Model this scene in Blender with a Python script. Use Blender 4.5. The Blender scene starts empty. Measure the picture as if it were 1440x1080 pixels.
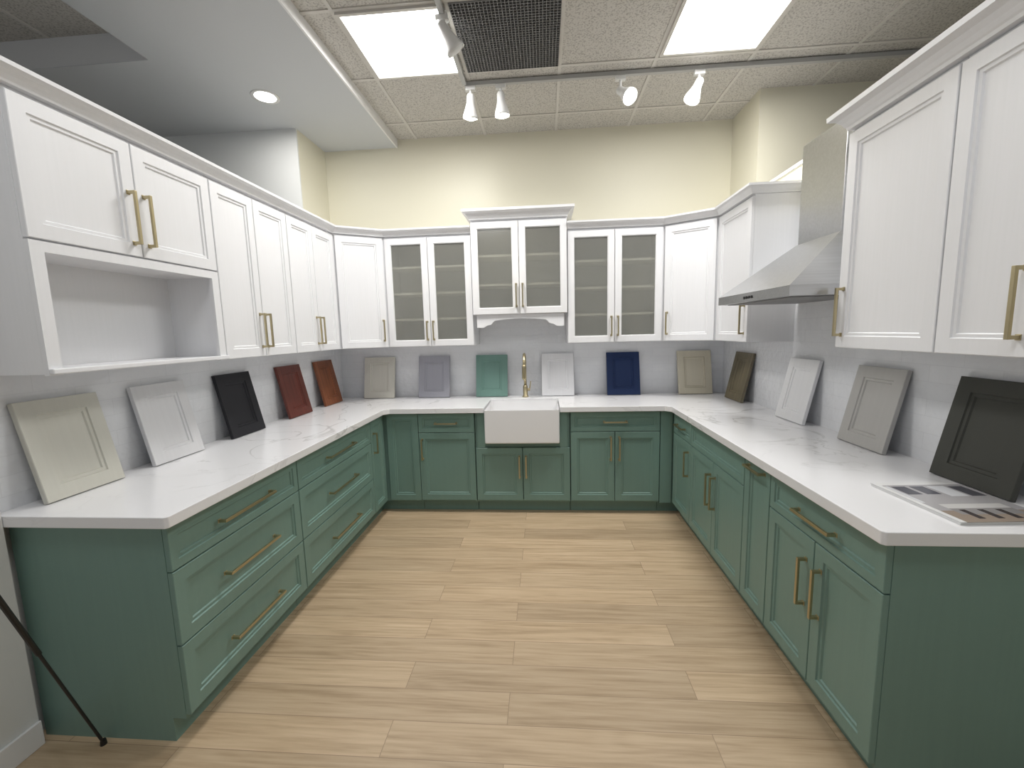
import bpy, bmesh, math, random
from mathutils import Vector, Matrix
random.seed(4)
S=bpy.context.scene
COL=S.collection
try:
    S.view_settings.view_transform='Standard'
    S.view_settings.look='None'
except Exception: pass

# ---------------------------------------------------------------- materials
def mat(name,col,rough=.5,metal=0.,spec=None,emit=None,es=0.):
    m=bpy.data.materials.new(name); m.use_nodes=True
    b=m.node_tree.nodes['Principled BSDF']
    b.inputs['Base Color'].default_value=(*col,1); b.inputs['Roughness'].default_value=rough
    b.inputs['Metallic'].default_value=metal
    if spec is not None: b.inputs['Specular IOR Level'].default_value=spec
    if emit: b.inputs['Emission Color'].default_value=(*emit,1); b.inputs['Emission Strength'].default_value=es
    return m
def N(m,t,**k):
    n=m.node_tree.nodes.new(t)
    for a,v in k.items(): setattr(n,a,v)
    return n
def L(m,a,b): m.node_tree.links.new(a,b)
def bsdf(m): return m.node_tree.nodes['Principled BSDF']
def grain(m,c1,c2,scale=(60,60,2),bump=.02,dist=.001):
    tc=N(m,'ShaderNodeTexCoord'); mp=N(m,'ShaderNodeMapping'); mp.inputs['Scale'].default_value=scale
    no=N(m,'ShaderNodeTexNoise'); no.inputs['Scale'].default_value=1.; no.inputs['Detail'].default_value=4
    L(m,tc.outputs['Object'],mp.inputs[0]); L(m,mp.outputs[0],no.inputs['Vector'])
    r=N(m,'ShaderNodeValToRGB'); r.color_ramp.elements[0].color=(*c1,1); r.color_ramp.elements[1].color=(*c2,1)
    r.color_ramp.elements[0].position=.3; r.color_ramp.elements[1].position=.7
    L(m,no.outputs[0],r.inputs[0]); L(m,r.outputs[0],bsdf(m).inputs['Base Color'])
    bp=N(m,'ShaderNodeBump'); bp.inputs['Strength'].default_value=bump*10; bp.inputs['Distance'].default_value=dist
    L(m,no.outputs[0],bp.inputs['Height']); L(m,bp.outputs[0],bsdf(m).inputs['Normal'])
    return m
GREEN=grain(mat('sage_green_paint',(.18,.27,.235),.42),(.165,.272,.236),(.172,.284,.246),(50,50,2),.003)
WHITE=grain(mat('white_textured_wood',(.82,.82,.84),.45),(.80,.805,.82),(.82,.822,.84),(90,90,3),.004)
WINT=mat('white_cabinet_interior',(.88,.88,.86),.6)
BRASS=mat('brushed_brass',(.50,.43,.27),.34,1.)
STEEL=grain(mat('brushed_stainless',(.55,.56,.58),.28,1.),(.50,.505,.51),(.56,.565,.575),(3,90,90),.003)
CERAM=mat('white_ceramic',(.85,.85,.86),.12)
BLACK=mat('black_plastic',(.01,.01,.01),.4)
CREAMW=mat('cream_wall_paint',(.72,.69,.56),.45)
WHITEW=mat('white_wall_paint',(.72,.73,.72),.6)
DRYW=mat('drywall_ceiling_paint',(.57,.59,.605),.7)
BASEW=mat('baseboard_white',(.8,.8,.8),.4)
TBAR=mat('ceiling_grid_metal',(.60,.58,.54),.5)
TRACK=mat('track_grey',(.42,.42,.41),.4)
LAMPW=mat('spot_shade_white',(.75,.75,.74),.35)
PANEL=mat('light_panel_diffuser',(.9,.9,.9),.5,emit=(1,.99,.96),es=5.)
BULB=mat('spot_bulb_glow',(1,1,1),.5,emit=(1,.95,.85),es=14)
DLITE=mat('downlight_glow',(1,1,1),.5,emit=(1,.98,.95),es=9)
VENTM=mat('grille_metal',(.2,.2,.2),.5)
VENTD=mat('duct_dark',(.02,.02,.02),.9)

def ceilmat():
    m=mat('acoustic_tile',(.5,.48,.45),.9)
    tc=N(m,'ShaderNodeTexCoord'); no=N(m,'ShaderNodeTexNoise'); no.inputs['Scale'].default_value=95; no.inputs['Detail'].default_value=3
    L(m,tc.outputs['Object'],no.inputs['Vector'])
    r=N(m,'ShaderNodeValToRGB'); e=r.color_ramp.elements
    e[0].position=.38; e[0].color=(.38,.365,.335,1); e[1].position=.5; e[1].color=(.57,.55,.51,1)
    L(m,no.outputs[0],r.inputs[0]); L(m,r.outputs[0],bsdf(m).inputs['Base Color'])
    b=N(m,'ShaderNodeBump'); b.inputs['Strength'].default_value=.25; b.inputs['Distance'].default_value=.003
    L(m,no.outputs[0],b.inputs['Height']); L(m,b.outputs[0],bsdf(m).inputs['Normal'])
    return m
TILE=ceilmat()
def floormat():
    m=mat('oak_plank_floor',(.5,.37,.24),.40)
    tc=N(m,'ShaderNodeTexCoord')
    br=N(m,'ShaderNodeTexBrick'); br.offset=.37; br.offset_frequency=2
    br.inputs['Scale'].default_value=1; br.inputs['Brick Width'].default_value=1.25; br.inputs['Row Height'].default_value=.152
    br.inputs['Mortar Size'].default_value=.0014; br.inputs['Mortar Smooth'].default_value=.3; br.inputs['Bias'].default_value=0
    br.inputs['Color1'].default_value=(0,0,0,1); br.inputs['Color2'].default_value=(1,1,1,1); br.inputs['Mortar'].default_value=(.5,.5,.5,1)
    L(m,tc.outputs['Object'],br.inputs['Vector'])
    sc=N(m,'ShaderNodeVectorMath',operation='SCALE'); sc.inputs['Scale'].default_value=37.
    L(m,br.outputs['Color'],sc.inputs[0])
    def coord(k):
        mul=N(m,'ShaderNodeVectorMath',operation='MULTIPLY'); mul.inputs[1].default_value=k
        L(m,tc.outputs['Object'],mul.inputs[0])
        ad=N(m,'ShaderNodeVectorMath',operation='ADD'); L(m,mul.outputs[0],ad.inputs[0]); L(m,sc.outputs[0],ad.inputs[1]); return ad
    a1=coord((2.2,48,1)); a2=coord((.8,8.5,1))
    n1=N(m,'ShaderNodeTexNoise'); n1.inputs['Scale'].default_value=1.; n1.inputs['Detail'].default_value=6; n1.inputs['Roughness'].default_value=.62
    L(m,a1.outputs[0],n1.inputs['Vector'])
    n2=N(m,'ShaderNodeTexNoise'); n2.inputs['Scale'].default_value=1.; n2.inputs['Detail'].default_value=1.5; n2.inputs['Distortion'].default_value=.3
    L(m,a2.outputs[0],n2.inputs['Vector'])
    f1=N(m,'ShaderNodeMath',operation='MULTIPLY'); f1.inputs[1].default_value=80; L(m,n2.outputs[0],f1.inputs[0])
    s1=N(m,'ShaderNodeMath',operation='SINE'); L(m,f1.outputs[0],s1.inputs[0])
    k1=N(m,'ShaderNodeMath',operation='MULTIPLY_ADD'); k1.inputs[1].default_value=.025; L(m,s1.outputs[0],k1.inputs[0]); 
    m1=N(m,'ShaderNodeMath',operation='MULTIPLY'); m1.inputs[1].default_value=.74; L(m,n1.outputs[0],m1.inputs[0])
    k2=N(m,'ShaderNodeMath',operation='MULTIPLY_ADD'); k2.inputs[1].default_value=.26; L(m,n2.outputs[0],k2.inputs[0]); L(m,m1.outputs[0],k2.inputs[2])
    L(m,k2.outputs[0],k1.inputs[2])
    r=N(m,'ShaderNodeValToRGB'); e=r.color_ramp.elements
    e[0].position=.32; e[0].color=(.37,.265,.16,1); e[1].position=.68; e[1].color=(.60,.465,.315,1)
    x=e.new(.49); x.color=(.50,.372,.24,1)
    L(m,k1.outputs[0],r.inputs[0])
    tone=N(m,'ShaderNodeMapRange'); tone.inputs['To Min'].default_value=.86; tone.inputs['To Max'].default_value=1.10
    L(m,br.outputs['Color'],tone.inputs[0])
    t1=N(m,'ShaderNodeVectorMath',operation='SCALE'); L(m,r.outputs[0],t1.inputs[0]); L(m,tone.outputs[0],t1.inputs['Scale'])
    mo=N(m,'ShaderNodeMix',data_type='RGBA'); mo.inputs[7].default_value=(.18,.12,.075,1)
    fa=N(m,'ShaderNodeMath',operation='MULTIPLY'); fa.inputs[1].default_value=.7; L(m,br.outputs['Fac'],fa.inputs[0])
    L(m,fa.outputs[0],mo.inputs[0]); L(m,t1.outputs[0],mo.inputs[6])
    L(m,mo.outputs[2],bsdf(m).inputs['Base Color'])
    return m
FLOOR=floormat()
def marble():
    m=mat('white_marble_quartz',(.85,.85,.86),.16)
    tc=N(m,'ShaderNodeTexCoord')
    n=N(m,'ShaderNodeTexNoise'); n.inputs['Scale'].default_value=1.7; n.inputs['Detail'].default_value=7; n.inputs['Distortion'].default_value=1.3
    L(m,tc.outputs['Object'],n.inputs['Vector'])
    s=N(m,'ShaderNodeMath',operation='SUBTRACT'); s.inputs[1].default_value=.5; L(m,n.outputs[0],s.inputs[0])
    a=N(m,'ShaderNodeMath',operation='ABSOLUTE'); L(m,s.outputs[0],a.inputs[0])
    r=N(m,'ShaderNodeValToRGB'); e=r.color_ramp.elements
    e[0].position=0; e[0].color=(.60,.60,.605,1); e[1].position=.015; e[1].color=(.83,.83,.845,1)
    L(m,a.outputs[0],r.inputs[0])
    n2=N(m,'ShaderNodeTexNoise'); n2.inputs['Scale'].default_value=1.1; L(m,tc.outputs['Object'],n2.inputs['Vector'])
    r2=N(m,'ShaderNodeValToRGB'); r2.color_ramp.elements[0].position=.44; r2.color_ramp.elements[1].position=.58
    L(m,n2.outputs[0],r2.inputs[0])
    mx=N(m,'ShaderNodeMix',data_type='RGBA'); mx.inputs[6].default_value=(.83,.83,.845,1)
    L(m,r2.outputs[0],mx.inputs[0]); L(m,r.outputs[0],mx.inputs[7]); L(m,mx.outputs[2],bsdf(m).inputs['Base Color'])
    return m
MARBLE=marble()
def tilemat(name,side):
    m=mat(name,(.8,.8,.82),.15)
    tc=N(m,'ShaderNodeTexCoord'); sp=N(m,'ShaderNodeSeparateXYZ'); cb=N(m,'ShaderNodeCombineXYZ')
    L(m,tc.outputs['Object'],sp.inputs[0]); L(m,sp.outputs[1 if side else 0],cb.inputs[0]); L(m,sp.outputs[2],cb.inputs[1])
    br=N(m,'ShaderNodeTexBrick'); br.inputs['Scale'].default_value=1
    br.inputs['Brick Width'].default_value=.30; br.inputs['Row Height'].default_value=.0755; br.inputs['Mortar Size'].default_value=.0013
    br.inputs['Color1'].default_value=(.75,.76,.785,1); br.inputs['Color2'].default_value=(.78,.79,.81,1); br.inputs['Mortar'].default_value=(.71,.72,.74,1)
    L(m,cb.outputs[0],br.inputs['Vector']); L(m,br.outputs[0],bsdf(m).inputs['Base Color'])
    no=N(m,'ShaderNodeTexNoise'); no.inputs['Scale'].default_value=22; L(m,cb.outputs[0],no.inputs['Vector'])
    b1=N(m,'ShaderNodeBump'); b1.inputs['Strength'].default_value=.6; b1.inputs['Distance'].default_value=.009; L(m,no.outputs[0],b1.inputs['Height'])
    iv=N(m,'ShaderNodeMath',operation='SUBTRACT'); iv.inputs[0].default_value=1; L(m,br.outputs['Fac'],iv.inputs[1])
    b2=N(m,'ShaderNodeBump'); b2.inputs['Strength'].default_value=.35; b2.inputs['Distance'].default_value=.0012
    L(m,iv.outputs[0],b2.inputs['Height']); L(m,b1.outputs[0],b2.inputs['Normal']); L(m,b2.outputs[0],bsdf(m).inputs['Normal'])
    return m
TILEB=tilemat('subway_tile_back',False); TILES=tilemat('subway_tile_side',True)
def glass():
    m=bpy.data.materials.new('frosted_cabinet_glass'); m.use_nodes=True; nt=m.node_tree; nt.nodes.clear()
    o=nt.nodes.new('ShaderNodeOutputMaterial'); t=nt.nodes.new('ShaderNodeBsdfTransparent'); t.inputs[0].default_value=(.93,.93,.89,1)
    g=nt.nodes.new('ShaderNodeBsdfGlossy'); g.inputs['Roughness'].default_value=.15; g.inputs[0].default_value=(.8,.8,.8,1)
    d=nt.nodes.new('ShaderNodeBsdfDiffuse'); d.inputs[0].default_value=(.34,.34,.32,1)
    x0=nt.nodes.new('ShaderNodeMixShader'); x0.inputs[0].default_value=.30
    x=nt.nodes.new('ShaderNodeMixShader'); x.inputs[0].default_value=.05
    nt.links.new(t.outputs[0],x0.inputs[1]); nt.links.new(d.outputs[0],x0.inputs[2])
    nt.links.new(x0.outputs[0],x.inputs[1]); nt.links.new(g.outputs[0],x.inputs[2]); nt.links.new(x.outputs[0],o.inputs[0])
    return m
GLASS=glass()

# ---------------------------------------------------------------- mesh helpers
def mk(name,bm,m,parent=None,loc=None,rot=0.,smooth=False,bevel=0.):
    bmesh.ops.recalc_face_normals(bm,faces=bm.faces)
    me=bpy.data.meshes.new(name); bm.to_mesh(me); bm.free()
    me.materials.append(m)
    if smooth:
        for p in me.polygons: p.use_smooth=True
    o=bpy.data.objects.new(name,me); COL.objects.link(o)
    if parent: o.parent=parent
    if loc: o.location=loc
    o.rotation_euler=(0,0,rot)
    if bevel:
        b=o.modifiers.new('bevel','BEVEL'); b.width=bevel; b.segments=2; b.limit_method='ANGLE'; b.angle_limit=math.radians(40)
    return o
def box(bm,x0,x1,y0,y1,z0,z1):
    v=[bm.verts.new(p) for p in ((x0,y0,z0),(x1,y0,z0),(x1,y1,z0),(x0,y1,z0),(x0,y0,z1),(x1,y0,z1),(x1,y1,z1),(x0,y1,z1))]
    for f in ((0,3,2,1),(4,5,6,7),(0,1,5,4),(1,2,6,5),(2,3,7,6),(3,0,4,7)): bm.faces.new([v[i] for i in f])
def boxes(L_):
    bm=bmesh.new()
    for b in L_: box(bm,*b)
    return bm
def prism(bm,poly,z0,z1):
    a=[bm.verts.new((x,y,z0)) for x,y in poly]; b=[bm.verts.new((x,y,z1)) for x,y in poly]
    bm.faces.new(a[::-1]); bm.faces.new(b); n=len(poly)
    for i in range(n): bm.faces.new((a[i],a[(i+1)%n],b[(i+1)%n],b[i]))
def empty(name,label,cat,loc,rot=0.,group=None):
    e=bpy.data.objects.new(name,None); COL.objects.link(e); e.location=loc; e.rotation_euler=(0,0,rot); e.empty_display_size=.1
    e['label']=label; e['category']=cat
    if group: e['group']=group
    return e
def tag(o,label,cat,group=None):
    o['label']=label; o['category']=cat
    if group: o['group']=group
    return o
def struct(o): o['kind']='structure'; return o
def panel_door(x0,x1,z0,z1,frame=.052,th=.02,glass_open=False,lift=0.):
    """front at y=0 (facing -y), back at y=th"""
    bm=bmesh.new()
    f=frame
    prof=[(0,th),(0,.002),(.002,0),(f,0),(f+.003,.006),(f+.014,.006),(f+.018,.012)]
    if glass_open: prof=[(0,th),(0,.002),(.002,0),(f,0),(f+.003,.005),(f+.006,.005),(f+.006,th)]
    rings=[]
    for i,y in prof:
        rings.append([bm.verts.new(p) for p in ((x0+i,y,z0+i),(x1-i,y,z0+i),(x1-i,y,z1-i),(x0+i,y,z1-i))])
    for a,b in zip(rings,rings[1:]):
        for k in range(4): bm.faces.new((a[k],a[(k+1)%4],b[(k+1)%4],b[k]))
    if glass_open:
        a,b=rings[-1],rings[0]
        for k in range(4): bm.faces.new((a[k],a[(k+1)%4],b[(k+1)%4],b[k]))
    else:
        bm.faces.new(rings[-1]); bm.faces.new(rings[0][::-1])
    return bm
def handle_bm(kind,c,a,b):
    """square bar pull: 'v' at x=c from z=a..b ; 'h' at z=c from x=a..b ; standing off the front"""
    w=.006
    bm=bmesh.new()
    if kind=='v':
        box(bm,c-w,c+w,-.036,-.026,a,b)
        for z in (a,b-.012): box(bm,c-w,c+w,-.027,.001,z,z+.012)
        for z in (a,b-.012): box(bm,c-w*1.4,c+w*1.4,-.003,0.,z-.003,z+.015)
    else:
        box(bm,a,b,-.036,-.026,c-w,c+w)
        for x in (a,b-.012): box(bm,x,x+.012,-.027,.001,c-w,c+w)
        for x in (a,b-.012): box(bm,x-.003,x+.015,-.003,0.,c-w*1.4,c+w*1.4)
    return bm
G=.0025
def add_fronts(e,fronts,m):
    for f in fronts:
        kind,x0,x1,z0,z1=f[:5]; h=f[5] if len(f)>5 else None
        hh=min(x1-x0,z1-z0)
        fr=.052 if hh>.24 else .034
        d=mk('drawer_front' if kind=='drawer' else 'door',panel_door(x0+G,x1-G,z0+G,z1-G,fr,glass_open=(kind=='glass')),m,e)
        if kind=='glass':
            p=mk('glass_pane',boxes([(x0+fr,x1-fr,.012,.016,z0+fr,z1-fr)]),GLASS,d)
            p['label']='smoky frosted glass pane'
        if h:
            hd=mk('handle',handle_bm(*h),BRASS,d,bevel=.0012); hd['label']='brushed brass bar pull'
def base_cab(label,loc,rot,w,fronts,depth=.63,sink=False,name='base_cabinet',top=.884,extra=None):
    e=empty(name,label,'cabinet',loc,rot)
    if sink:
        b=boxes([(.001,.02,.021,depth,.1,top),(w-.02,w-.001,.021,depth,.1,top),(.02,w-.02,.021,depth,.1,.12),(.02,w-.02,depth-.02,depth,.12,.6),
                 (.02,w-.02,.021,.04,.58,.615),(.02,.085,.002,.04,.58,top),(w-.085,w-.02,.002,.04,.58,top),(.001,w-.001,.075,.09,0,.1)])
    else:
        b=boxes([(.001,w-.001,.021,depth,.1,top),(.001,w-.001,.075,depth,.0,.1)])
    mk('body',b,GREEN,e)
    add_fronts(e,fronts,GREEN)
    return e

XL,XR,YB=-1.87,1.86,.03       # wall faces
R90=math.pi/2
# ---------------------------------------------------------------- room
struct(mk('floor',boxes([(-5,5,-6.5,3,-.05,0)]),FLOOR))
struct(mk('wall_back',boxes([(XL-.15,XR+.15,YB,YB+.15,0,3.5)]),CREAMW))
struct(mk('wall_left',boxes([(XL-.15,XL,-2.745,YB,0,2.50)]),WHITEW))
struct(mk('wall_left_end',boxes([(XL-.15,-1.81,-5.0,-2.747,0,2.50)]),WHITEW))
struct(mk('wall_left_upper',boxes([(XL-.12,XL+.001,-.429,YB-.001,2.5,3.30)]),CREAMW))
struct(mk('wall_left_return',boxes([(-3.3,XL+.001,-.445,-.4295,0,3.30)]),WHITEW))
struct(mk('wall_right',boxes([(XR,XR+.15,-5,YB,0,2.58)]),CREAMW))
struct(mk('wall_right_upper',boxes([(XR-.001,XR+.12,-.429,YB-.001,2.58,3.36)]),CREAMW))
struct(mk('wall_right_return',boxes([(XR-.001,5,-.445,-.4295,2.50,3.36)]),CREAMW))
struct(mk('trim_1',boxes([(XR-.01,XR+.16,-5,-.45,2.58,2.60)]),BASEW))
struct(mk('wall_far_left',boxes([(-5.1,-5,-6.5,3,0,3.6)]),WHITEW))
struct(mk('wall_far_right',boxes([(5,5.1,-6.5,3,0,3.6)]),CREAMW))
struct(mk('baseboard_left',boxes([(-1.81,-1.797,-5,-2.747,0,.10)]),BASEW,bevel=.003))
ZC=3.35
EDGE=-1.16
struct(mk('ceiling',boxes([(EDGE,5,-6.5,YB,ZC,ZC+.05)]),TILE))
struct(mk('ceiling_drywall',boxes([(-5,EDGE-.012,-1.39,YB,3.28,3.40),(-2.25,EDGE-.012,-6.5,-1.39,3.28,3.40)]),DRYW))
struct(mk('ceiling_recess',boxes([(-5,-2.25,-6.5,-1.385,3.45,3.5)]),TILE))
struct(mk('trim_2',boxes([(-5,-2.25,-1.392,-1.388,3.283,3.45)]),BASEW))
struct(mk('trim_3',boxes([(EDGE-.012,EDGE,-6.5,YB,3.275,3.352)]),BASEW))
bm=bmesh.new()
gx=[-.98+.645*i for i in range(0,8)]; gy=[-.27-.645*i for i in range(0,8)]
for x in gx: box(bm,x-.011,x+.011,-6,YB,ZC-.006,ZC)
for y in gy: box(bm,EDGE,4.9,y-.011,y+.011,ZC-.0065,ZC)
struct(mk('trim_4',bm,TBAR))
bm=bmesh.new()
for i in range(5): box(bm,-2.9-.62*i,-2.88-.62*i,-6,-1.4,3.443,3.45)
for i in range(6): box(bm,-5,-2.25,-1.95-.62*i,-1.93-.62*i,3.443,3.45)
struct(mk('trim_5',bm,TBAR))

# tiled splashback
struct(mk('wall_back_tile',boxes([(XL,XR,YB-.008,YB,.90,1.75)]),TILEB))
struct(mk('wall_left_tile',boxes([(XL,XL+.008,-2.745,YB-.008,.90,1.46)]),TILES))
struct(mk('wall_right_tile',boxes([(XR-.008,XR,-2.79,YB-.008,.90,2.30)]),TILES))

# ---------------------------------------------------------------- ceiling fixtures
def light_panel(x0,x1,y0,y1,n):
    e=empty('ceiling_light_panel','square recessed fluorescent ceiling panel, switched on','ceiling light',((x0+x1)/2,(y0+y1)/2,ZC-.008),group='square ceiling light panels')
    a=(x1-x0)/2;b=(y1-y0)/2;t=.02
    mk('frame',boxes([(-a,a,-b,-b+t,-.012,.007),(-a,a,b-t,b,-.012,.007),(-a,-a+t,-b+t,b-t,-.012,.007),(a-t,a,-b+t,b-t,-.012,.007)]),TBAR,e)
    mk('diffuser',boxes([(-a+t,a-t,-b+t,b-t,-.006,.004)]),PANEL,e)
light_panel(gx[0]+.012,gx[1]-.03,gy[2]+.01,gy[1]-.01,1)
light_panel(gx[3]+.012,gx[4]-.01,gy[2]-.02,gy[1]-.04,2)
# return air grille
vx0,vx1,vy0,vy1=gx[1]+.012,gx[2]-.012,gy[2]+.012,gy[1]-.012
e=empty('ceiling_vent_grille','dark square egg-crate return air grille in the ceiling','vent',((vx0+vx1)/2,(vy0+vy1)/2,ZC-.015))
hx,hy=(vx1-vx0)/2,(vy1-vy0)/2
bm=bmesh.new(); n=30
for i in range(n+1):
    x=-hx+2*hx*i/n; box(bm,x-.0018,x+.0018,-hy,hy,.001,.012)
    y=-hy+2*hy*i/n; box(bm,-hx,hx,y-.0018,y+.0018,.0012,.0122)
mk('grille',bm,VENTM,e)
mk('duct',boxes([(-hx,hx,-hy,hy,.0125,.014)]),VENTD,e)

def cyl(bm,p0,p1,r0,r1,seg=20,cap=True):
    p0=Vector(p0);p1=Vector(p1);d=(p1-p0).normalized(); q=d.to_track_quat('Z','Y')
    A=[];B=[]
    for i in range(seg):
        t=2*math.pi*i/seg; c=Vector((math.cos(t),math.sin(t),0))
        A.append(bm.verts.new(p0+q@(c*r0))); B.append(bm.verts.new(p1+q@(c*r1)))
    for i in range(seg): bm.faces.new((A[i],A[(i+1)%seg],B[(i+1)%seg],B[i]))
    if cap: bm.faces.new(A[::-1]); bm.faces.new(B)
def lathe(bm,prof,M=None,seg=28):
    rings=[]
    for r,z in prof:
        rings.append([bm.verts.new((M@Vector((r*math.cos(2*math.pi*i/seg),r*math.sin(2*math.pi*i/seg),z))) if M else (r*math.cos(2*math.pi*i/seg),r*math.sin(2*math.pi*i/seg),z)) for i in range(seg)])
    for a,b in zip(rings,rings[1:]):
        for i in range(seg): bm.faces.new((a[i],a[(i+1)%seg],b[(i+1)%seg],b[i]))
    return rings
# tracks
tr=empty('lighting_track','grey ceiling lighting track running across the room','track light rail',(1.2,-.80,3.344))
mk('rail',boxes([(-1.57,1.6,-.015,.015,-.028,.0)]),TRACK,tr,bevel=.002)
tr2=empty('lighting_track','grey ceiling lighting track beside the light panel','track light rail',(-.37,-1.9,3.344))
mk('rail',boxes([(-.015,.015,-1.0,1.08,-.028,.0)]),TRACK,tr2,bevel=.002)
def spot(x,y,aim,label,on=True,drop=.07,sc=1.15):
    e=empty('track_spotlight',label,'spotlight',(x,y,3.315),group='white track spotlights')
    d=Vector(aim).normalized()
    q=(-d).to_track_quat('Z','Y').to_matrix().to_4x4()
    bm=bmesh.new(); box(bm,-.035,.035,-.016,.016,-.028,0.0); cyl(bm,(0,0,-.025),(0,0,-drop),.009,.009,12)
    mk('arm',bm,LAMPW,e)
    c=Vector((0,0,-drop-.005))
    M=Matrix.Translation(c)@q@Matrix.Scale(sc,4)
    bm=bmesh.new()
    prof=[(.0005,.022),(.018,.022),(.024,.012),(.026,-.03),(.034,-.06),(.047,-.10),(.049,-.115),(.046,-.115),(.043,-.10),(.030,-.06),(.0005,-.055)]
    lathe(bm,prof,M)
    s=mk('lamp_shade',bm,LAMPW,e,smooth=True)
    bm=bmesh.new(); lathe(bm,[(.0005,-.058),(.028,-.066),(.040,-.098),(.037,-.114),(.020,-.122),(.0005,-.124)],M)
    mk('bulb',bm,BULB if on else WHITEW,e,smooth=True)
    if on:
        l=bpy.data.lights.new('spot','SPOT'); l.energy=9; l.spot_size=math.radians(75); l.spot_blend=.6; l.color=(1,.90,.72); l.shadow_soft_size=.04
        lo=bpy.data.objects.new('light_source',l); COL.objects.link(lo); lo.parent=e
        lo.location=c+d*.16; lo.rotation_euler=(d).to_track_quat('-Z','Y').to_euler()
spot(-.33,-.80,(-.1,.25,-1),'white track spotlight pointing down')
spot(-.11,-.80,(.05,.1,-1),'white track spotlight pointing straight down')
spot(.74,-.80,(.45,-.75,-.75),'white track spotlight tilted outwards with bright bulb',drop=.09)
spot(1.28,-.80,(-.45,-.1,-1),'white track spotlight tilted sideways')
spot(-.37,-1.50,(.5,.3,-.8),'white track spotlight near the light panel, unlit',on=False,drop=.05)
# recessed downlight
e=empty('recessed_downlight','round recessed downlight glowing in the drywall ceiling','ceiling light',(-1.81,-.92,3.28))
bm=bmesh.new(); lathe(bm,[(.076,-.004),(.094,-.004),(.096,-.0005),(.06,-.0005),(.076,-.004)]); mk('trim_ring',bm,LAMPW,e,smooth=True)
bm=bmesh.new(); lathe(bm,[(.0005,-.003),(.076,-.003),(.076,-.001),(.0005,-.001)]); mk('lens',bm,DLITE,e)

# ---------------------------------------------------------------- base cabinets
FX,FR,FY=-1.2065,1.2055,-.63
T=.878
def drawers3(w,hl):
    c=w/2
    return [('drawer',0,w,.70,T,('h',.79,c-hl/2,c+hl/2)),('drawer',0,w,.405,.70,('h',.555,c-hl/2,c+hl/2)),('drawer',0,w,.115,.405,('h',.255,c-hl/2,c+hl/2))]
w=.812; base_cab('sage green three-drawer base cabinet at the open end',(FX,-2.715,0),R90,w,drawers3(w,.34),name='drawer_base_cabinet')
w=.998; base_cab('wide sage green base cabinet with three drawers',(FX,-1.901,0),R90,w,drawers3(w,.37),name='drawer_base_cabinet')
# corner cabinet left/back
e=empty('corner_base_cabinet','sage green corner base cabinet with two doors meeting inside the corner','cabinet',(FX,-.90,0))
ox,oy=FX,-.90
P=[(-1.86,.02),(-.909,.02),(-.909,-.609),(-1.228,-.609),(-1.228,-.899),(-1.86,-.899)]
bm=bmesh.new(); prism(bm,[(x-ox,y-oy) for x,y in P],.1,.884)
P2=[(-1.86,.02),(-.909,.02),(-.909,-.555),(-1.282,-.555),(-1.282,-.899),(-1.86,-.899)]
prism(bm,[(x-ox,y-oy) for x,y in P2],0,.0999); mk('body',bm,GREEN,e)
d=mk('door',panel_door(0+G,.297-.022,.115,T,.05),GREEN,e,loc=(.024,.27,0))
d=mk('door',panel_door(0+G,.262,.115,T,.05),GREEN,e,loc=(0,0,0),rot=R90)
hd=mk('handle',handle_bm('v',.045,.60,.77),BRASS,d,bevel=.0012)
# back run
w=.484; base_cab('sage green base cabinet with one drawer and one door',(-.906,FY,0),0,w,[('drawer',0,w,.712,T,('h',.795,.145,.335)),('door',0,w,.115,.712,('v',.03,.48,.66))])
w=.795; base_cab('sage green sink base cabinet, two doors below the apron sink',(-.419,FY,0),0,w,[('door',0,w/2,.115,.58,('v',w/2-.028,.32,.51)),('door',w/2,w,.115,.58,('v',w/2+.028,.32,.51))],sink=True,name='sink_base_cabinet')
w=.727; base_cab('sage green base cabinet with a wide drawer over two doors',(.379,FY,0),0,w,[('drawer',0,w,.712,T,('h',.795,.27,.46)),('door',0,w/2,.115,.712,('v',w/2-.035,.47,.67)),('door',w/2,w,.115,.712,('v',w/2+.035,.47,.67))])
e=empty('corner_base_cabinet','sage green blind corner base cabinet with a plain filler strip','cabinet',(1.108,FY,0))
mk('body',boxes([(.001,.742,.021,.65,.1,.884),(.001,.742,.075,.65,0,.1)]),GREEN,e)
mk('filler_strip',boxes([(.001,.095,.004,.0205,.1,.884)]),GREEN,e)
# right run
w=.425; base_cab('narrow sage green base cabinet with drawer and door',(FR,-.631,0),-R90,w,[('drawer',.02,w,.712,T,('h',.795,.12,.30)),('door',.02,w,.115,.712,('v',w-.05,.46,.65))])
w=.798; base_cab('sage green base cabinet with plain drawer front over two doors',(FR,-1.057,0),-R90,w,[('drawer',0,w,.712,T),('door',0,w/2,.115,.712,('v',w/2-.035,.42,.63)),('door',w/2,w,.115,.712,('v',w/2+.035,.42,.63))])
w=.249; base_cab('slim sage green pull-out base cabinet with a tall front',(FR,-1.857,0),-R90,w,[('door',0,w,.115,T,('h',.845,.045,.205))],name='pullout_base_cabinet')
w=.667; base_cab('sage green base cabinet, drawer over two doors, open end',(FR,-2.108,0),-R90,w,[('drawer',0,w,.712,T,('h',.795,.22,.45)),('door',0,w/2,.115,.712,('v',w/2-.045,.42,.62)),('door',w/2,w,.115,.712,('v',w/2+.045,.42,.62))])

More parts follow.
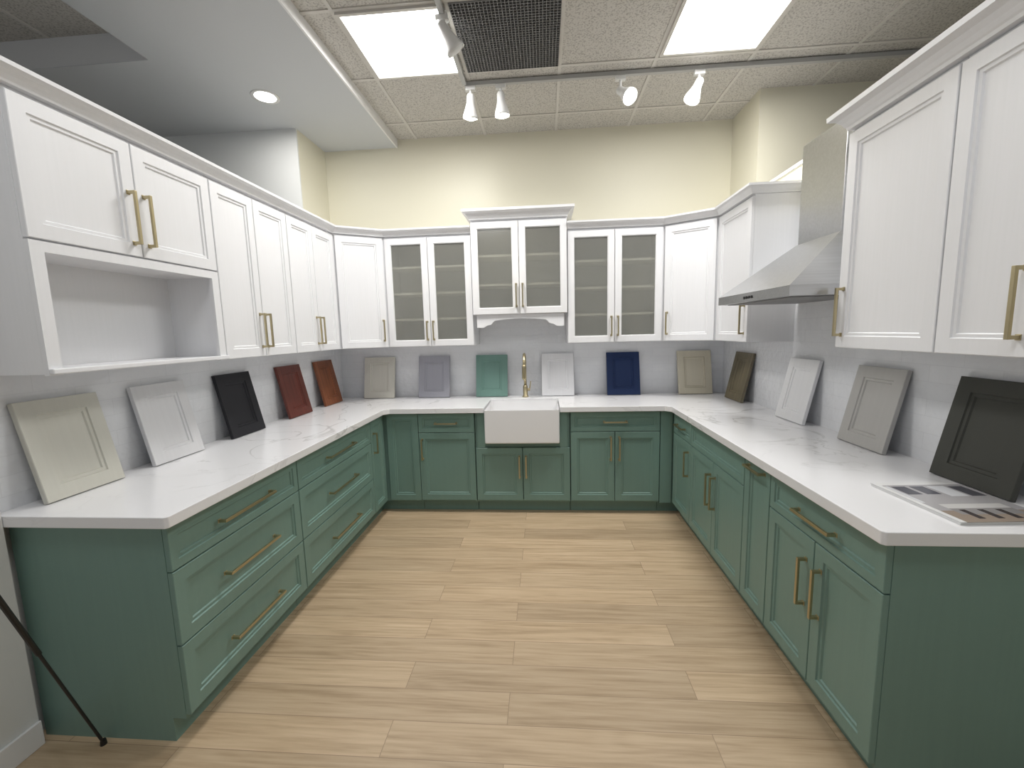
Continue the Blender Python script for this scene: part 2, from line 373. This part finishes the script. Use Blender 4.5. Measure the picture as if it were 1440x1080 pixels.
# ---------------------------------------------------------------- countertop
xl,xr,yf=-1.172,1.170,-.668
c=.04; k=.010
poly=[(XL+.009,YB-.009),(XL+.009,-2.745),(xl-k,-2.745),(xl,-2.745+k),(xl,yf-c),(xl+c,yf),(-.333,yf),(-.333,-.198),(.293,-.198),(.293,yf),(xr-c,yf),(xr,yf-c),(xr,-2.80+k),(xr+k,-2.80),(XR-.009,-2.80),(XR-.009,YB-.009)]
bm=bmesh.new(); prism(bm,poly,.885,.928)
tag(mk('countertop',bm,MARBLE,bevel=.003),'white marble-look quartz countertop wrapping around all three runs','countertop')

# ---------------------------------------------------------------- sink
e=empty('farmhouse_sink','white ceramic farmhouse apron sink','sink',(-.02,-.45,.63))
x0,x1,y0,y1,z0,z1=-.308,.308,-.245,.25,0,.285
bm=bmesh.new()
box(bm,x0,x1,y0,y1,z0,z1)
top=[f for f in bm.faces if all(v.co.z>z1-.001 for v in f.verts)]
r=bmesh.ops.inset_region(bm,faces=top,thickness=.022)
bmesh.ops.translate(bm,verts=top[0].verts,vec=(0,0,-.24))
for v in top[0].verts: v.co.x*=.96; v.co.y*=.95
mk('basin',bm,CERAM,e,bevel=.010)
bm=bmesh.new(); lathe(bm,[(.0005,.004),(.03,.004),(.045,.006),(.045,0),(.0005,0)],Matrix.Translation((0,.02,.046))); mk('drain',bm,STEEL,e,smooth=True)

# ---------------------------------------------------------------- faucet
e=empty('kitchen_faucet','brushed brass gooseneck kitchen faucet with pull-down spray','faucet',(-.01,-.10,.928))
def tube(pts,r,seg=14):
    bm=bmesh.new(); pts=[Vector(p) for p in pts]; prev=None
    for i,p in enumerate(pts):
        d=(pts[min(i+1,len(pts)-1)]-pts[max(i-1,0)]).normalized()
        x=Vector((1,0,0)); y=d.cross(x).normalized()
        ring=[bm.verts.new(p+(x*math.cos(2*math.pi*k/seg)+y*math.sin(2*math.pi*k/seg))*r) for k in range(seg)]
        if prev:
            for k in range(seg): bm.faces.new((prev[k],prev[(k+1)%seg],ring[(k+1)%seg],ring[k]))
        else: bm.faces.new(ring)
        prev=ring
    bm.faces.new(prev); return bm
bm=bmesh.new(); lathe(bm,[(.0005,0),(.030,0),(.030,.008),(.022,.014),(.022,.10),(.017,.112),(.0005,.112)]); mk('base',bm,BRASS,e,smooth=True)
pts=[(0,0,.10),(0,0,.32)]+[(0,-.09+.09*math.cos(a),.32+.09*math.sin(a)) for a in [math.pi*k/14 for k in range(1,15)]]
mk('spout',tube(pts,.013),BRASS,e,smooth=True)
bm=bmesh.new(); lathe(bm,[(.0005,.32),(.014,.32),(.018,.305),(.020,.20),(.016,.185),(.0005,.185)],Matrix.Translation((0,-.18,0))); mk('spray_head',bm,BRASS,e,smooth=True)
bm=bmesh.new(); cyl(bm,(.02,0,.07),(.045,0,.07),.013,.013); cyl(bm,(.04,0,.072),(.052,-.005,.15),.006,.005,12); mk('lever',bm,BRASS,e,smooth=False)

# ---------------------------------------------------------------- wall cabinets
UZ0,UZ1,UTOP=1.435,2.385,2.40
def upper(label,loc,rot,w,fronts,depth=.325,z0=UZ0,z1=UTOP,open_=False,shelves=(),name='wall_cabinet'):
    e=empty(name,label,'cabinet',(loc[0],loc[1],z0),rot)
    def sh(b): return b[:4]+(b[4]-z0,b[5]-z0)
    t=.018
    if open_:
        L_=[(.001,t,.021,depth,z0,z1),(w-t,w-.001,.021,depth,z0,z1),(t,w-t,.021,depth,z0,z0+t),(t,w-t,.021,depth,z1-t,z1),(t,w-t,depth-.01,depth,z0+t,z1-t)]
        mk('body',boxes([sh(b) for b in L_]),WHITE,e)
        for s in shelves:
            mk('shelf',boxes([sh((t,w-t,.06,depth-.011,s,s+.018))]),WINT,e)
    else:
        mk('body',boxes([sh((.001,w-.001,.021,depth,z0,z1))]),WHITE,e)
    fr=[]
    for f in fronts:
        f=list(f); f[3]-=z0; f[4]-=z0
        if len(f)>5 and f[5]:
            h=f[5]; f[5]=('v',h[1],h[2]-z0,h[3]-z0)
        fr.append(f)
    add_fronts(e,fr,WHITE)
    return e
def two(w,hz=(1.49,1.70),g='door',z0=UZ0,z1=UZ1,off=.028):
    return [(g,0,w/2,z0,z1,('v',w/2-off,*hz)),(g,w/2,w,z0,z1,('v',w/2+off,*hz))]
UXL,UXR,UY=-1.571,1.5437,-.33
DL=.290
# left near : doors over open niche
w=.845; y0=-2.712; z0=1.44
e=empty('wall_cabinet','white wall cabinet with two doors above an open shelf niche','cabinet',(UXL,y0,z0),R90)
d=.29
mk('body',boxes([(.001,w-.001,.021,d,1.875-z0,UTOP-z0),(.001,.02,.021,d,0,1.875-z0),(w-.02,w-.001,.021,d,0,1.875-z0),
   (.001,.045,.001,.0205,0-.005,1.905-z0),(w-.045,w-.001,.001,.0205,0-.005,1.905-z0),(.045,w-.045,.001,.0205,1.868-z0,1.905-z0),
   (.02,w-.02,d-.012,d,.0,1.875-z0)]),WHITE,e)
mk('shelf',boxes([(.021,w-.021,.02,d-.013,.0,.018),(-.0,w+.0,-.018,.0005,.0,.02)]),WHITE,e,bevel=.004)
add_fronts(e,[('door',.0,w/2,1.91-z0,UZ1-z0,('v',w/2-.035,1.96-z0,2.18-z0)),('door',w/2,w,1.91-z0,UZ1-z0,('v',w/2+.035,1.96-z0,2.18-z0))],WHITE)
w=.668; upper('white two-door wall cabinet with brass pulls',(UXL,-1.865,0),R90,w,two(w),depth=DL)
w=.640; upper('white two-door wall cabinet next to the corner unit',(UXL,-1.195,0),R90,w,two(w),depth=DL)
# left corner
def corner(A,B,body,label,hside,z0=UZ0):
    e=empty('corner_wall_cabinet',label,'cabinet',(A[0],A[1],z0))
    bm=bmesh.new(); prism(bm,[(x-A[0],y-A[1]) for x,y in body],0,UTOP-z0); mk('body',bm,WHITE,e)
    dx,dy=B[0]-A[0],B[1]-A[1]; w=math.hypot(dx,dy); ang=math.atan2(dy,dx)
    d=mk('door',panel_door(.012,w-.012,.0+G,UZ1-z0,.052),WHITE,e,rot=ang)
    hx=w-.04 if hside else .04
    mk('handle',handle_bm('v',hx,1.49-z0,1.68-z0),BRASS,d,bevel=.0012)
corner((UXL,-.548),(-1.222,UY),[(-1.861,.020),(-1.2215,.020),(-1.2215,-.308),(-1.236,-.310),(-1.584,-.530),(-1.592,-.553),(-1.861,-.553)],'white diagonal corner wall cabinet beside the glass cabinet',True)
corner((1.186,UY),(UXR,-.551),[(1.8505,.020),(1.185,.020),(1.185,-.308),(1.198,-.310),(1.556,-.533),(1.566,-.553),(1.8505,-.553)],'white diagonal corner wall cabinet near the range hood',False)
sh=(1.67,1.90,2.13)
w=.772; upper('white wall cabinet with two smoky glass doors',(-1.220,UY,0),0,w,two(w,(1.49,1.66),'glass'),depth=.350,open_=True,shelves=sh,name='glass_wall_cabinet')
w=.800; upper('white glass-door wall cabinet near the range hood side',(.384,UY,0),0,w,two(w,(1.49,1.66),'glass'),depth=.350,open_=True,shelves=sh,name='glass_wall_cabinet')
w=.826; e=upper('raised white glass-door cabinet with crown and arched valance',(-.445,-.352,0),0,w,two(w,(1.76,1.96),'glass',1.70,2.485),depth=.372,z0=1.70,z1=2.50,open_=True,shelves=(1.95,2.2),name='glass_wall_cabinet')
def sweep(path,prof,z):
    """path 2D, outward = right-hand side"""
    bm=bmesh.new(); n=len(path); rings=[]
    for i,p in enumerate(path):
        p=Vector(p)
        def nr(a,b):
            d=(Vector(b)-Vector(a)).normalized(); return Vector((d.y,-d.x))
        if i==0: m=nr(path[0],path[1])
        elif i==n-1: m=nr(path[-2],path[-1])
        else:
            a=nr(path[i-1],path[i]); b=nr(path[i],path[i+1]); m=(a+b)/(1+a.dot(b))
        rings.append([bm.verts.new((p.x+m.x*o,p.y+m.y*o,z+h)) for o,h in prof])
    k=len(prof)
    for a,b in zip(rings,rings[1:]):
        for j in range(k): bm.faces.new((a[j],a[(j+1)%k],b[(j+1)%k],b[j]))
    bm.faces.new(rings[0]); bm.faces.new(rings[-1][::-1])
    return bm
CR=[(-.03,0),(.004,0),(.006,.008),(.010,.012),(.016,.022),(.026,.033),(.040,.040),(.045,.041),(.046,.055),(-.03,.055)]
CR2=[(a*1.35 if a>0 else a,b*1.45) for a,b in CR]
o=mk('crown',sweep([(0,.372),(0,0),(.826,0),(.826,.372)],CR2,.8005),WHITE,e)
# valance (child)
pts=[(.03,0),(.796,0),(.796,-.112),(.735,-.112),(.705,-.092),(.67,-.086),(.65,-.062)]
N_=14
for i in range(N_+1):
    t=i/N_; pts.append((.635-.444*t,-.052+.014*math.sin(math.pi*t)))
pts+=[(.176,-.062),(.156,-.086),(.121,-.092),(.091,-.112),(.03,-.112)]
bm=bmesh.new(); a=[bm.verts.new((x,.024,z-.0005)) for x,z in pts]; b=[bm.verts.new((x,.042,z-.0005)) for x,z in pts]
bm.faces.new(a); bm.faces.new(b[::-1])
for i in range(len(pts)): bm.faces.new((a[i],a[(i+1)%len(pts)],b[(i+1)%len(pts)],b[i]))
mk('valance',bm,WHITE,e)
# right uppers
w=.523; upper('white single-door wall cabinet beside the range hood',(UXR,-.554,0),-R90,w,[('door',0,w,UZ0,UZ1,('v',w-.045,1.49,1.69))],depth=.307)
w=.508; upper('white single-door wall cabinet past the range hood',(UXR,-1.957,0),-R90,w,[('door',0,w,UZ0,UZ1,('v',.035,1.49,1.71))],depth=.307)
w=.305; upper('white narrow single-door wall cabinet at the open end',(UXR,-2.467,0),-R90,w,[('door',0,w,UZ0,UZ1,('v',w-.04,1.49,1.70))],depth=.307)
# crowns
tag(mk('crown_molding',sweep([(-1.86,-2.716),(UXL,-2.716),(UXL,-.548),(-1.222,UY),(-.447,UY)],CR,UTOP+.001),WHITE),'white crown molding along the wall cabinets by the niche','crown molding')
tag(mk('crown_molding',sweep([(.383,UY),(1.186,UY),(UXR,-.551),(UXR,-1.080),(1.85,-1.080)],CR,UTOP+.001),WHITE),'white crown molding on the corner cabinets next to the hood','crown molding')
tag(mk('crown_molding',sweep([(1.85,-1.954),(UXR,-1.954),(UXR,-2.774),(1.85,-2.774)],CR2,UTOP+.001),WHITE),'white crown molding above the end wall cabinets past the hood','crown molding')

# ---------------------------------------------------------------- hood
e=empty('range_hood','stainless steel chimney range hood mounted between wall cabinets','range hood',(1.85,-1.52,1.685))
ya,yb=-.41,.41; xa=-.51
bm=bmesh.new(); box(bm,xa,0,ya,yb,0,.05)
lo=[(xa,ya),(0,ya),(0,yb),(xa,yb)]; hi=[(-.20,-.26),(0,-.26),(0,.11),(-.20,.11)]
A=[bm.verts.new((x,y,.0505)) for x,y in lo]; B=[bm.verts.new((x,y,.32)) for x,y in hi]
bm.faces.new(A[::-1]); bm.faces.new(B)
for i in range(4): bm.faces.new((A[i],A[(i+1)%4],B[(i+1)%4],B[i]))
mk('canopy',bm,STEEL,e)
mk('chimney',boxes([(-.195,0,-.255,.105,.3205,.86)]),STEEL,e,bevel=.002)
mk('filter',boxes([(xa+.04,-.04,ya+.05,-.005,-.004,-.0005),(xa+.04,-.04,.005,yb-.05,-.004,-.0005)]),VENTM,e)
for i in range(4):
    bm=bmesh.new(); cyl(bm,(xa,-.045+.03*i,.024),(xa-.004,-.045+.03*i,.024),.008,.008,14)
    mk('control_button',bm,BLACK,e)

# ---------------------------------------------------------------- door samples
def smat(n,col,rough=.5): 
    c2=tuple(v*.96 for v in col); return grain(mat(n,col,rough),c2,col,(50,50,2),.002)
def wmat(n,col,rough=.42):
    c2=tuple(v*.6 for v in col); return grain(mat(n,col,rough),c2,col,(45,45,3),.01)
samples=[ # place, along, colour, label
('L',-2.49,(.62,.61,.54),'off-white cream raised-frame cabinet door sample'),
('L',-2.03,(.72,.72,.73),'white cabinet door sample'),
('L',-1.50,(.018,.018,.022),'black cabinet door sample'),
('L',-.90,(.16,.038,.025),'dark cherry brown wooden cabinet door sample'),
('L',-.37,(.27,.088,.035),'reddish-brown stained wooden cabinet door sample'),
('B',-1.45,(.68,.66,.59),'cream cabinet door sample'),
('B',-.90,(.38,.38,.43),'light grey cabinet door sample'),
('B',-.335,(.16,.29,.25),'sage green cabinet door sample'),
('B',.30,(.80,.80,.82),'bright white cabinet door sample'),
('B',.915,(.012,.03,.10),'navy blue cabinet door sample'),
('B',1.57,(.68,.63,.50),'cream cabinet door sample with glazed outline'),
('R',-.44,(.19,.16,.10),'olive brown wood cabinet door sample'),
('R',-1.25,(.78,.78,.79),'white cabinet door sample'),
('R',-1.87,(.46,.45,.43),'warm grey cabinet door sample'),
('R',-2.42,(.062,.063,.054),'dark olive grey cabinet door sample')]
Ls=.405; W=.305; th=.02; out=.085
tilt=math.asin(out/Ls)
for i,(pl,a,colr,lab) in enumerate(samples):
    m=(wmat if i in (3,4,11) else smat)('sample_finish_%d'%i,colr)
    if i in (2,9,14): bsdf(m).inputs['Roughness'].default_value=.62; bsdf(m).inputs['Specular IOR Level'].default_value=.35
    o=mk('cabinet_door_sample',panel_door(-W/2,W/2,0,Ls,.058),m)
    o['group']='door finish samples leaning on the splashback'
    tag(o,lab+' leaning on tiles','cabinet door sample')
    rz={'B':0,'L':R90,'R':-R90}[pl]
    Mx=Matrix.Rotation(rz,4,'Z')@Matrix.Rotation(-tilt,4,'X')
    dpt=out+th+.004+.008
    off=th*math.sin(tilt)
    zb=.9285+off
    if pl=='B': loc=(a,YB-dpt,zb)
    elif pl=='L': loc=(XL+dpt,a,zb)
    else: loc=(XR-dpt,a,zb)
    o.matrix_world=Matrix.Translation(loc)@Mx
    if i==10:
        g=mat('brown_glaze',(.25,.18,.09),.5)
        f=.058; t=.0035
        gl=mk('glaze_outline',boxes([(-W/2+f,W/2-f,.0035,.006,f,f+t),(-W/2+f,W/2-f,.0035,.006,Ls-f-t,Ls-f),(-W/2+f,-W/2+f+t,.0035,.006,f,Ls-f),(W/2-f-t,W/2-f,.0035,.006,f,Ls-f)]),g,o)

# ---------------------------------------------------------------- magazine
e=empty('magazine','glossy magazine with photographs of kitchens lying on the countertop','magazine',(1.568,-2.575,.9285),math.radians(3))
m=mat('page_paper',(.75,.75,.74),.5)
mk('pages',boxes([(-.148,.148,-.165,.165,0,.009)]),m,e)
# cover: printed kitchen photograph, one mesh with several ink materials
inks=[((.42,.41,.42),[(-.150,.150,-.168,.168,0)]),
      ((.80,.80,.80),[(-.150,.150,.140,.168,1),(-.150,-.132,-.168,.140,1)]),
      ((.33,.27,.22),[(-.132,.150,-.168,-.085,1)]),
      ((.10,.10,.12),[(-.11,-.06,.05,.125,1),(-.045,.005,.05,.125,1),(.09,.14,.03,.12,1)]),
      ((.68,.69,.72),[(.02,.08,.03,.125,1),(-.130,-.118,-.02,.13,1)]),
      ((.62,.61,.60),[(-.09,.11,-.115,-.035,2)]),
      ((.30,.29,.29),[(-.09,.11,-.115,-.070,3)]),
      ((.06,.05,.05),[(-.07,-.050,-.145,-.08,4),(-.012,.008,-.145,-.08,4),(.045,.065,-.145,-.08,4)])]
bm=bmesh.new(); fm=[]
for k_,(cc,rs) in enumerate(inks):
    for a,b,c_,d_,l in rs:
        n0=len(bm.faces); box(bm,a,b,c_,d_,.0092 if l==0 else .0090,.0102+.0002*l); fm+=[k_]*(len(bm.faces)-n0)
o=mk('cover',bm,mat('cover_ink_0',inks[0][0],.22),e)
for k_ in range(1,len(inks)): o.data.materials.append(mat('cover_ink_%d'%k_,inks[k_][0],.22))
for p,k_ in zip(o.data.polygons,fm): p.material_index=k_

# ---------------------------------------------------------------- tripod (one leg seen)
e=empty('tripod_stand','black metal tripod stand with thin legs on the floor','tripod',(-1.455,-3.13,0))
H=Vector((0,0,1.17))
for f in ((-.105,.39,.008),(.32,-.15,.008),(-.28,-.25,.008)):
    bm=bmesh.new(); f=Vector(f); mid=f.lerp(H,.45); cyl(bm,f,mid,.005,.005,10); cyl(bm,mid,H,.008,.008,10); mk('leg',bm,BLACK,e)
    bm=bmesh.new(); cyl(bm,f-Vector((0,0,.008)),f+Vector((0,0,.012)),.011,.009,12); mk('foot',bm,BLACK,e)
bm=bmesh.new(); cyl(bm,H-Vector((0,0,.04)),H+Vector((0,0,.05)),.022,.022,16); mk('hub',bm,BLACK,e)

# ---------------------------------------------------------------- lights
def area(loc,sx,sy,p,col=(1,1,1),rot=(0,0,0)):
    l=bpy.data.lights.new('area','AREA'); l.shape='RECTANGLE'; l.size=sx; l.size_y=sy; l.energy=p; l.color=col
    o=bpy.data.objects.new('ceiling_or_fill_light',l); COL.objects.link(o); o.location=loc; o.rotation_euler=rot
area((-.66,-1.24,3.31),.55,.55,28,(1,.985,.96))
area((1.28,-1.24,3.31),.55,.55,26,(1,.985,.96))
area((-.66,-3.5,3.31),.6,.6,14,(.97,.98,1))  # added fill light overhead, out of view, no fixture modelled
area((1.0,-3.5,3.31),.6,.6,12,(.95,.97,1))  # second added fill light, likewise unseen and without a fixture
area((-1.81,-.92,3.26),.1,.1,5,(1,.97,.92))
wd=bpy.data.worlds.new('world'); S.world=wd; wd.use_nodes=True
wd.node_tree.nodes['Background'].inputs[0].default_value=(.86,.92,1,1); wd.node_tree.nodes['Background'].inputs[1].default_value=.36

# ---------------------------------------------------------------- camera
yw,pt,rl,f=.0767,.1246,-.0257,592.35
F=Vector((-math.sin(yw)*math.cos(pt),math.cos(yw)*math.cos(pt),-math.sin(pt)))
Rv=Vector((math.cos(yw),math.sin(yw),0)); U=Rv.cross(F)
R2=Rv*math.cos(rl)+U*math.sin(rl); U2=-Rv*math.sin(rl)+U*math.cos(rl)
cd=bpy.data.cameras.new('camera'); cd.sensor_fit='HORIZONTAL'; cd.sensor_width=36; cd.lens=36*f/1440; cd.clip_start=.05
co=bpy.data.objects.new('camera',cd); COL.objects.link(co)
Mw=Matrix(((R2.x,U2.x,-F.x,.1684),(R2.y,U2.y,-F.y,-4.0668),(R2.z,U2.z,-F.z,1.5509),(0,0,0,1)))
co.matrix_world=Mw
S.camera=co
